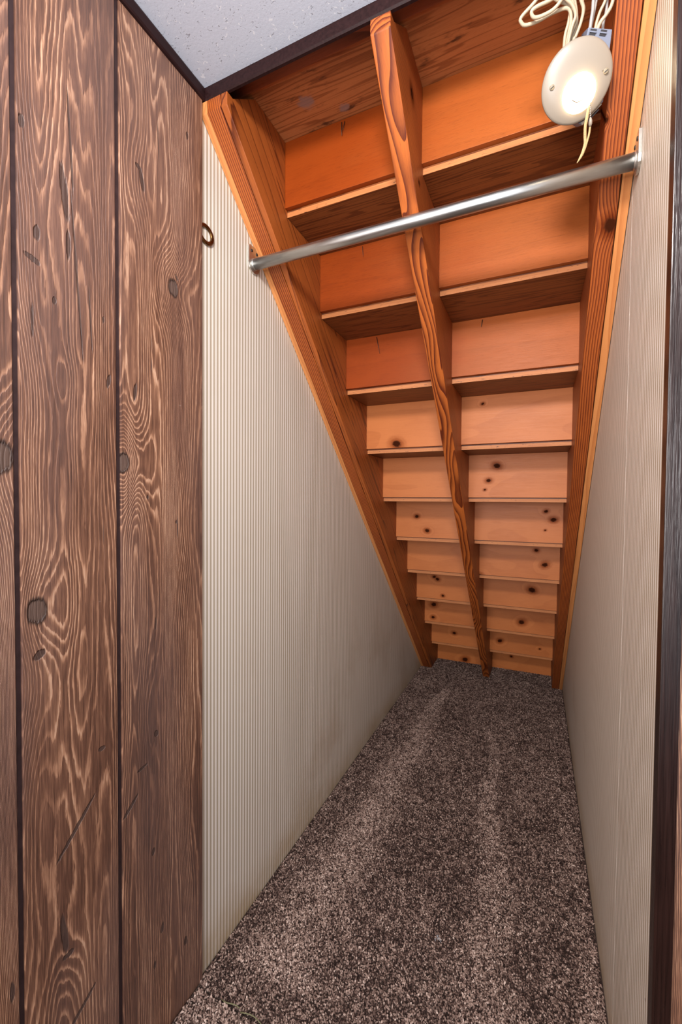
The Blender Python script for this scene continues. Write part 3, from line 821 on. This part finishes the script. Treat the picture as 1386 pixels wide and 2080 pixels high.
# ------------------------------------------------------------------ house wiring above the lamp
CABLES = [
 ('cable', [(0.742,-0.236,2.095),(0.7297,-0.2253,2.0814),(0.7048,-0.2199,2.0675),(0.7048,-0.2154,2.0615),(0.7118,-0.2115,2.0584),(0.7314,-0.2084,2.0595),(0.7561,-0.2071,2.0644),(0.7791,-0.2031,2.0653),(0.785,-0.193,2.053),(0.781,-0.18,2.036),(0.779,-0.17,2.022)], 0.0029, 'cream cable whose wide outer loop hangs farthest left of the bundle'),
 ('cable', [(0.775,-0.228,2.092),(0.7556,-0.2173,2.0777),(0.7284,-0.2189,2.0725),(0.7195,-0.2179,2.0688),(0.723,-0.2126,2.0628),(0.7356,-0.2097,2.0623),(0.7547,-0.2088,2.0663),(0.7678,-0.2128,2.0751),(0.776,-0.222,2.09)], 0.0029, 'cream cable whose smaller inner loop lies inside the wide loop'),
 ('cable', [(0.745,-0.226,2.088),(0.7624,-0.2151,2.0767),(0.7775,-0.2074,2.0704),(0.7832,-0.2018,2.0647),(0.7826,-0.1932,2.0531),(0.7779,-0.185,2.041),(0.7765,-0.1762,2.029),(0.776,-0.165,2.015)], 0.0027, 'cream cable leftmost of the strands going down behind the lamp disc'),
 ('cable', [(0.773,-0.222,2.086),(0.7813,-0.2092,2.074),(0.7885,-0.2014,2.0656),(0.7866,-0.1932,2.0543),(0.7822,-0.1824,2.0387),(0.7798,-0.1778,2.0321),(0.778,-0.166,2.016)], 0.0027, 'cream cable second from the left of those behind the lamp disc'),
 ('cable', [(0.784,-0.219,2.085),(0.7866,-0.2076,2.0732),(0.7914,-0.1987,2.0627),(0.7949,-0.1901,2.0522),(0.7876,-0.182,2.0397),(0.7853,-0.1775,2.0331),(0.783,-0.166,2.017)], 0.0027, 'cream cable in the middle of the bundle behind the lamp disc'),
 ('cable', [(0.789,-0.216,2.084),(0.792,-0.2059,2.0724),(0.7956,-0.1955,2.0596),(0.7965,-0.187,2.0487),(0.7918,-0.1807,2.0391),(0.788,-0.1773,2.0336),(0.784,-0.166,2.018)], 0.0026, 'cream cable right of the middle strand in the lamp bundle'),
 ('cable', [(0.795,-0.214,2.083),(0.7987,-0.2038,2.0714),(0.8036,-0.1949,2.061),(0.8006,-0.1857,2.0481),(0.7934,-0.1776,2.0354),(0.7908,-0.1764,2.0332),(0.787,-0.165,2.018)], 0.0026, 'cream cable second from the right in the bundle of the lamp'),
 ('cable', [(0.803,-0.212,2.082),(0.8054,-0.2017,2.0705),(0.8081,-0.1947,2.062),(0.8033,-0.1855,2.0485),(0.7959,-0.1794,2.0385),(0.7935,-0.1769,2.0345),(0.789,-0.165,2.019)], 0.0026, 'cream cable bowing out at the right edge of the bundle'),
 ('cable', [(0.763,-0.222,2.087),(0.7732,-0.2118,2.0751),(0.7844,-0.2033,2.067),(0.7905,-0.1939,2.0562),(0.7858,-0.1871,2.0459),(0.7812,-0.1774,2.0319),(0.779,-0.166,2.017)], 0.0026, 'cream cable crossing over the other strands of the bundle'),
 ('cable', [(0.822,-0.207,2.081),(0.82,-0.1971,2.0684),(0.8197,-0.1899,2.0587),(0.8181,-0.1822,2.0481),(0.8165,-0.1738,2.0365),(0.815,-0.164,2.024)], 0.0027, 'grey cable leftmost of those entering the junction box'),
 ('cable', [(0.828,-0.206,2.08),(0.8253,-0.1955,2.0676),(0.8226,-0.1871,2.0558),(0.8198,-0.1785,2.0437),(0.8187,-0.1769,2.0413),(0.816,-0.167,2.028)], 0.0026, 'cream cable just right of the leftmost grey one at the box'),
 ('cable', [(0.842,-0.203,2.08),(0.8385,-0.1914,2.0657),(0.8318,-0.1855,2.0561),(0.8275,-0.1793,2.0468),(0.8261,-0.1753,2.0411),(0.824,-0.166,2.029)], 0.0025, 'cream cable entering the junction box near the first slot'),
 ('cable', [(0.8485,-0.199,2.079),(0.8485,-0.1905,2.0638),(0.8460,-0.1855,2.0555),(0.8393,-0.1815,2.0485),(0.8307,-0.1775,2.0422),(0.824,-0.169,2.031)], 0.0030, 'thick cream cable curving across the others into the box'),
 ('cable', [(0.843,-0.200,2.077),(0.8425,-0.1901,2.0651),(0.8425,-0.1822,2.0546),(0.8396,-0.1762,2.046),(0.839,-0.1713,2.0393),(0.838,-0.163,2.028)], 0.0025, 'grey cable rightmost at the box beside the stringer'),
]
for i, (nm, pts, r, lab) in enumerate(CABLES):
    d = NV*(0.006, 0.018, 0.0, -0.006, 0.0, -0.006, 0.006, -0.012, 0.012, 0.0, -0.006, 0.0, 0.007, -0.006)[i]
    pts = [tuple(Vector(p)+d) for p in pts]
    # run on upward out of sight to where the cables are stapled under the treads
    q = Vector(pts[0]); pts = [tuple(q + Vector((0.0, -0.022, 0.055))), tuple(q + Vector((0.0, -0.010, 0.026)))] + pts
    bm = bmesh.new(); add_tube(bm, pts, r, 10, 8)
    o = link(nm, bm, M_CABLE2 if 'grey' in lab else M_CABLE, None, True)
    tag(o, lab, 'cable', 'house wiring above the closet lamp')

# ------------------------------------------------------------------ brass ring on the wall and lint on the carpet
bm = bmesh.new()
n1, n2 = 40, 10
rg = []
for i in range(n1):
    a = 2*math.pi*i/n1
    row = []
    for j in range(n2):
        b = 2*math.pi*j/n2
        R = 0.0195 + 0.0048*math.cos(b)
        row.append(bm.verts.new((0.0036+0.0034*math.sin(b), -0.2525+R*math.cos(a)*1.15, 1.8412+R*math.sin(a))))
    rg.append(row)
for i in range(n1):
    for j in range(n2):
        bm.faces.new((rg[i][j], rg[(i+1) % n1][j], rg[(i+1) % n1][(j+1) % n2], rg[i][(j+1) % n2]))
o = link('brass_ring', bm, M_BRASS, None, True)
tag(o, 'small aged brass ring on the striped wall beside the plank edge', 'ring')
bm = bmesh.new()
for i in range(14):
    a = random.uniform(0, 6.28); L = random.uniform(0.004, 0.011)
    p = Vector((0.5224+random.uniform(-.004, .004), 0.0689+random.uniform(-.004, .004), 0.0105+random.uniform(0, .002)))
    q = p + Vector((math.cos(a)*L, math.sin(a)*L, random.uniform(-.001, .002)))
    add_tube(bm, [tuple(p), tuple((p+q)/2+Vector((0, 0, .0015))), tuple(q)], 0.0005, 5)
o = link('lint', bm, M_LINT, None, True)
tag(o, 'tiny tuft of pale grey lint lying on the brown carpet', 'lint')
